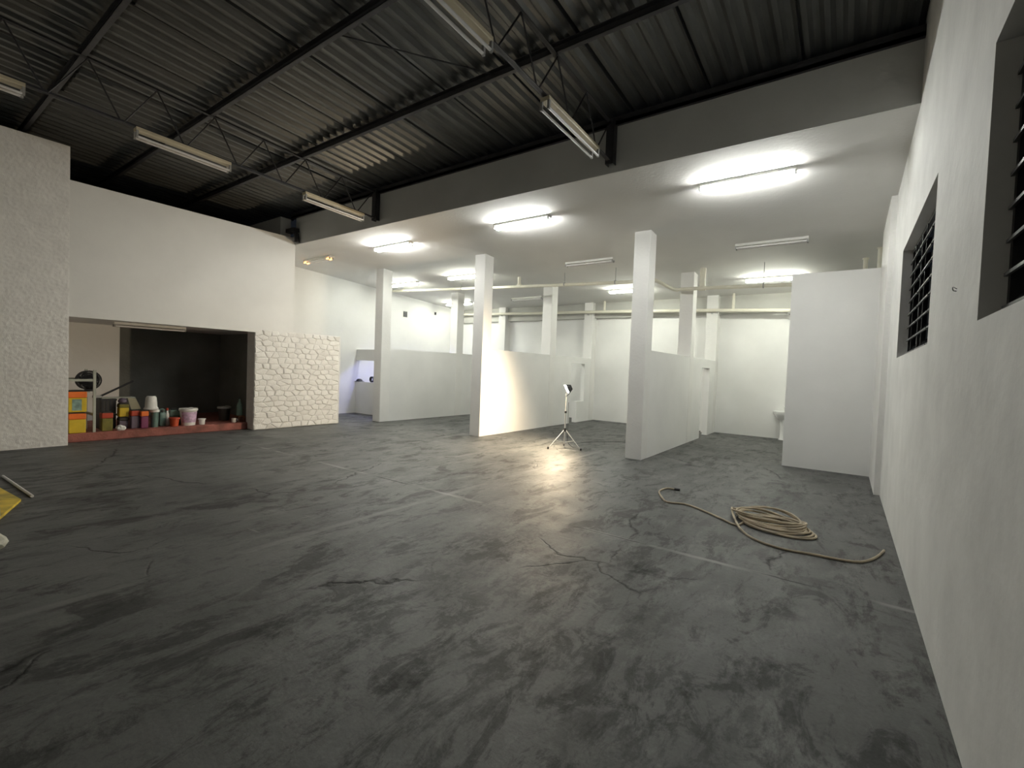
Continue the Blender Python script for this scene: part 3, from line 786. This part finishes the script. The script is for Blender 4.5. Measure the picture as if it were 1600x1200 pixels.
root = empty('upturned_bucket', (-10.70, yb_ + .03, PZ + .342), 'white bucket turned upside down on the magenta tin and drum', 'bucket', 'buckets and tubs in the store')
bm = NB(); lathe(bm, [(.105, 0), (.107, .03), (.098, .04), (.092, .14), (.084, .22), (.068, .25)], 22); obj('bucket_body', bm, M['bucket_white'], root, True)
bm = NB(); lathe(bm, [(.115, 0), (.117, .02), (.105, .028)], 22); obj('rim', bm, M['bucket_white'], root, True)
y, w, z0, z1 = rect(247, 258, 642, 667, -10.8)
root = empty('jerry_can', (-10.80, y, PZ), 'grey-green plastic jerry can between drum and red tub', 'jerry can')
bm = NB(); bbox(bm, -.07, .07, -.052, .052, 0, .27, .025, 2); obj('can_body', bm, M['green_plastic'], root, True)
bm = NB(); sweep(bm, smooth_path([(0, -.03, .26), (0, -.025, .32), (0, .03, .32), (0, .04, .26)], 4), .014, 8); obj('handle', bm, M['green_plastic'], root, True)
bm = NB(); lathe(bm, [(.015, .26), (.015, .30), (.013, .305)], 10, (.045, 0, 0)); obj('screw_cap', bm, M['black'], root, True)
y, w, z0, z1 = rect(257, 264, 642, 655, -10.85)
root = empty('spray_bottle', (-10.80, y - .01, PZ), 'slim white bottle behind the red tub', 'bottle')
bm = NB(); lathe(bm, [(.030, 0), (.032, .02), (.032, .22), (.018, .26), (.014, .29)], 14); obj('bottle_body', bm, M['bucket_white'], root, True)
bm = NB(); lathe(bm, [(.02, .30), (.02, .34), (.012, .345)], 10); obj('screw_cap', bm, M['tin_red'], root, True)
y, w, z0, z1 = rect(265, 281, 642, 664, -10.9)
root = empty('tool_case', (-10.90, y - .01, PZ), 'green plastic tool case behind the red tub', 'tool case')
bm = NB(); bbox(bm, -.08, .08, -.09, .09, 0, .17, .012, 1); obj('case_body', bm, M['green_plastic'], root)
bm = NB(); bbox(bm, -.082, .082, -.092, .092, .172, .29, .012, 1); obj('case_lid', bm, M['glass_green'], root)
bm = NB(); sweep(bm, [(0, -.05, .28), (0, -.05, .32), (0, .05, .32), (0, .05, .28)], .009, 8); obj('handle', bm, M['black'], root)
# crumpled bag
y, w, z0, z1 = rect(182, 196, 660, 671, -10.52)
bm = NB(); bmesh.ops.create_icosphere(bm, subdivisions=3, radius=.062)
for v in bm.verts:
    n_ = noise.noise(v.co * 26) * .02; v.co = v.co * (1 + n_ / .062) ; v.co.z = max(-.045, v.co.z * .85); v.co.y *= 1.05
tag(obj('crumpled_bag', bm, M['bucket_white'], None, False, (-10.53, y + .0, PZ + .045)), 'crumpled white plastic bag on the red platform edge', 'bag')
# metal rack with a fan on it
ra = at(146.5, 670, 0, -10.56); ry1 = ra.y; ry0 = ry1 - .78; rx1, rx0 = -10.54, -11.05
rtop = at(146.5, 578, 0, -10.56).z; rmid = at(130, 594, 0, -10.56).z
root = empty('metal_rack', ((rx0 + rx1)/2, (ry0 + ry1)/2, PZ), 'pale metal rack frame with fan and paint tins', 'rack')
def rl(bm, x0, x1, y0, y1, z0, z1): box(bm, x0 - root.location.x, x1 - root.location.x, y0 - root.location.y, y1 - root.location.y, z0 - PZ, z1 - PZ)
for x in (rx0, rx1):
    for yy in (ry0, ry1):
        bm = NB(); rl(bm, x - .018, x + .018, yy - .018, yy + .018, PZ, rtop); obj('post', bm, M['rack_paint'], root)
for zz in (rmid, PZ + .30):
    for x in (rx0, rx1):
        if zz < 1 and x == rx1: continue
        bm = NB(); rl(bm, x - .012, x + .012, ry0, ry1, zz - .02, zz + .02); obj('rail', bm, M['rack_paint'], root)
    for yy in (ry0, ry1):
        if zz > .6 and yy == ry1: continue
        bm = NB(); rl(bm, rx0, rx1, yy - .012, yy + .012, zz - .02, zz + .02); obj('rail', bm, M['rack_paint'], root)
SH = .82
bm = NB(); rl(bm, rx0, -10.80, ry0, ry1, SH - .003, SH + .012); obj('shelf', bm, M['rack_paint'], root)
# fan
fc = at(138, 594, 0, -10.90); R_ = .165
root = empty('fan', (-10.90, fc.y, SH + .012), 'black round fan standing on the metal rack shelf', 'fan')
fz = fc.z - SH - .012
bm = NB(); lathe(bm, [(.09, 0), (.09, .015), (.03, .03), (.025, .14)], 16); obj('base', bm, M['black'], root, True)
bm = NB()
for rr_ in (R_, R_*.97):
    sweep(bm, [(.06 if rr_ == R_ else -.06, rr_*math.cos(2*math.pi*k/28), fz + rr_*math.sin(2*math.pi*k/28)) for k in range(28)], .010, 6, closed=True)
for rr_ in (R_*.35, R_*.6, R_*.8):
    sweep(bm, [(.075, rr_*math.cos(2*math.pi*k/24), fz + rr_*math.sin(2*math.pi*k/24)) for k in range(24)], .004, 5, closed=True)
for k in range(54):
    a = 2*math.pi*k/54
    sweep(bm, [(.085, .04*math.cos(a), fz + .04*math.sin(a)), (.085, .75*R_*math.cos(a), fz + .75*R_*math.sin(a)), (.06, R_*math.cos(a), fz + R_*math.sin(a)), (-.06, R_*.97*math.cos(a), fz + R_*.97*math.sin(a)), (-.09, .3*R_*math.cos(a), fz + .3*R_*math.sin(a))], .0045, 4)
obj('grille', bm, M['black'], root)
for k in range(4):
    a = 2*math.pi*k/4 + .4; bm = NB(); n = 6
    vv = []
    for i in range(n + 1):
        t = i/n; rr_ = .05 + (R_*.85 - .05)*t; wv = .35 + .25*t
        vv.append([bm.verts.new((.03*s, rr_*math.cos(a + s*wv/2), fz + rr_*math.sin(a + s*wv/2))) for s in (-1, 0, 1)])
    for i in range(n):
        for j in (0, 1): bm.faces.new((vv[i][j], vv[i][j+1], vv[i+1][j+1], vv[i+1][j]))
    obj('fan_blade', bm, M['black'], root, True)
bm = NB(); tt = bmesh.new(); lathe(tt, [(.05, -.16), (.06, -.14), (.06, .05), (.045, .095), (.02, .10)], 16); merge(bm, tt, Matrix.Translation((0, 0, fz)) @ Matrix.Rotation(math.pi/2, 4, 'Y')); obj('motor', bm, M['black'], root, True)
# dark crates beside the rack, sheet of board on top, poles
y, w, z0, z1 = rect(151, 180, 620, 668, -11.0); w -= .05
for k in range(2):
    h = .27; zz = PZ + k*(h + .002)
    root = empty('storage_crate', (-11.05, y, zz), ('black plastic crate on the store floor under another', 'black plastic crate stacked on another under the board')[k], 'crate', 'black crates beside the rack')
    bm = NB(); D, W_ = .17, w/2
    box(bm, -D, D, -W_, W_, 0, .015)
    for s in (-1, 1): box(bm, s*D - .008, s*D + .008, -W_, W_, 0, h); box(bm, -D, D, s*W_ - .008, s*W_ + .008, 0, h)
    obj('crate_body', bm, M['tin_dark'], root)
    bm = NB()
    for s in (-1, 1): box(bm, s*D - .016, s*D + .016, -W_ - .016, W_ + .016, h - .03, h); box(bm, -D, D, s*W_ - .016, s*W_ + .016, h - .03, h)
    obj('crate_rim', bm, M['black'], root)
    for i in range(4):
        bm = NB(); box(bm, D + .006, D + .014, -W_ + (i + .5)*w/4 - .012, -W_ + (i + .5)*w/4 + .012, .01, h - .03); obj('crate_rib', bm, M['black'], root)
zt_ = PZ + 2*.272
bm = NB(); bbox(bm, -.12, .12, -.16, .34, 0, .018, .004, 1); tag(obj('board', bm, M['rack_paint'], None, False, (-11.05, y + .08, zt_ + .001)), 'thin grey board lying over the black crates', 'board')
a = at(156, 617, 0, -10.98); b = at(208, 593, 0, -11.05)
bm = NB(); d = (b - a); bar(bm, Vector((0, 0, 0)), d, .018, 8)
root = empty('broom_handle', (a.x, a.y, zt_ + .04), 'dark broom handle leaning up from the grey board', 'handle')
obj('shaft', bm, M['black'], root, True)
bm = NB(); box(bm, -.03, .03, -.10, .02, -.022, .02); obj('broom_block', bm, M['cap'], root)
# cardboard sheet and cloth on the yellow tin
y, w, z0, z1 = rect(199, 216, 624, 641, -10.66)
bm = NB(); v = [bm.verts.new(p) for p in ((0, -.05, 0), (0, .10, 0), (-.05, .03, .20), (-.05, -.09, .21))]; bm.faces.new(v)
bmesh.ops.solidify(bm, geom=bm.faces[:], thickness=.01)
tag(obj('cardboard_sheet', bm, M['card'], None, False, (-10.725, y + .045, PZ + .352)), 'pale cardboard piece leaning over the dark red banded tin', 'cardboard')
y2, w, z0, z1 = rect(185, 198, 624, 634, -10.75)
bm = NB(); bmesh.ops.create_icosphere(bm, subdivisions=3, radius=.065)
for v in bm.verts:
    v.co *= 1 + .3*noise.noise(v.co*16); v.co.z = max(-.04, v.co.z*.8)
tag(obj('rag', bm, M['purple_grey'], None, True, (-10.83, y2 + .02, PZ + .47 + .038)), 'bunched purple-grey rag on the mottled yellow tin', 'rag')
# dark end of the store
y, w, z0, z1 = rect(338, 357, 636, 660, -11.2)
tub(-11.0, y, PZ, .10, .12, .30, 'tin_dark', 'dark pail deep in the shadow of the store', rim='cap', handle=True)
y, w, z0, z1 = rect(359, 369, 652, 661, -10.7)
root = empty('mug', (-10.60, y - .03, PZ), 'small white mug on platform beside the green bottle', 'mug')
bm = NB(); lathe(bm, [(.035, 0), (.042, .01), (.045, .09), (.04, .09), (.036, .02)], 14); obj('mug_body', bm, M['bucket_white'], root, True)
bm = NB(); sweep(bm, smooth_path([(0, .04, .075), (0, .075, .065), (0, .075, .03), (0, .04, .02)], 4), .006, 6); obj('handle', bm, M['bucket_white'], root, True)
y, w, z0, z1 = rect(370, 381, 625, 653, -10.62)
root = empty('stool', (-10.66, y, PZ - .145), 'narrow brown wooden stool beside the stone block', 'stool')
bm = NB(); bbox(bm, -.11, .11, -.065, .065, .26, .285, .006, 1); obj('seat', bm, M['brown_wood'], root)
for sx in (-1, 1):
    for sy in (-1, 1):
        bm = NB(); bar(bm, (sx*.08, sy*.045, .262), (sx*.095, sy*.055, .145), .011, 6); obj('leg', bm, M['brown_wood'], root)
root = empty('green_bottle', (-10.66, y, .285), 'cloudy green bottle standing on the wooden stool', 'bottle')
bm = NB(); lathe(bm, [(.055, 0), (.06, .015), (.06, .20), (.05, .25), (.022, .30), (.018, .36)], 16); obj('bottle_body', bm, M['glass_green'], root, True)
bm = NB(); lathe(bm, [(.021, .355), (.021, .385), (.018, .39)], 10); obj('stopper', bm, M['black'], root, True)

# ------------------------------------------------------------------ things at the edge of the picture, on the floor
cm('box_yellow', (.55, .40, .04), var=.4, vscale=6); cm('pale_card', (.42, .42, .36), var=.3, vscale=7)
tip = fl(33, 783); a = fl(0, 768); b = fl(0, 812)
root = empty('flattened_carton', (tip.x, tip.y, 0), 'flattened yellow carton lying on the concrete floor', 'carton')
def rel(p, z): return (p.x - tip.x, p.y - tip.y, z)
far = a + (a - tip) * .35; near = b + (b - tip) * .35
bm = NB(); lowr = [bm.verts.new(rel(p, .0)) for p in (tip, far, near)]; top = [bm.verts.new(rel(p, z)) for p, z in ((tip, .02), (far, .05), (near, .03))]
bm.faces.new(lowr[::-1]); bm.faces.new(top)
for i in range(3): bm.faces.new((lowr[i], lowr[(i+1) % 3], top[(i+1) % 3], top[i]))
obj('carton_panel', bm, M['box_yellow'], root)
bm = NB(); v = [bm.verts.new(rel(p, z)) for p, z in ((tip.lerp(near, .72), .030), (tip.lerp(near, .95), .032), (tip.lerp(far, .98), .052), (tip.lerp(far, .8), .046))]; bm.faces.new(v); bmesh.ops.solidify(bm, geom=bm.faces[:], thickness=.006)
obj('carton_flap', bm, M['pale_card'], root)
bm = NB(); p0 = fl(33, 780); p1 = fl(0, 756); p2 = p1 + (p1 - p0) * .4; bar(bm, Vector((p0.x, p0.y + .08, .014)), Vector((p2.x, p2.y + .08, .014)), .014, 8)
tag(obj('roller_pole', bm, M['bucket_white'], None, True), 'white roller pole lying behind the yellow carton', 'pole')
p = fl(4, 868)
bm = NB(); bmesh.ops.create_icosphere(bm, subdivisions=3, radius=.2)
for v in bm.verts: v.co *= 1 + .35*noise.noise(v.co*6); v.co.z = max(0, v.co.z*.45 + .05)
tag(obj('dust_sheet', bm, M['pale_card'], None, False, (p.x - RIGHT.x * .30, p.y - RIGHT.y * .30, 0)), 'bunched pale dust sheet on floor beside the yellow carton', 'cloth')
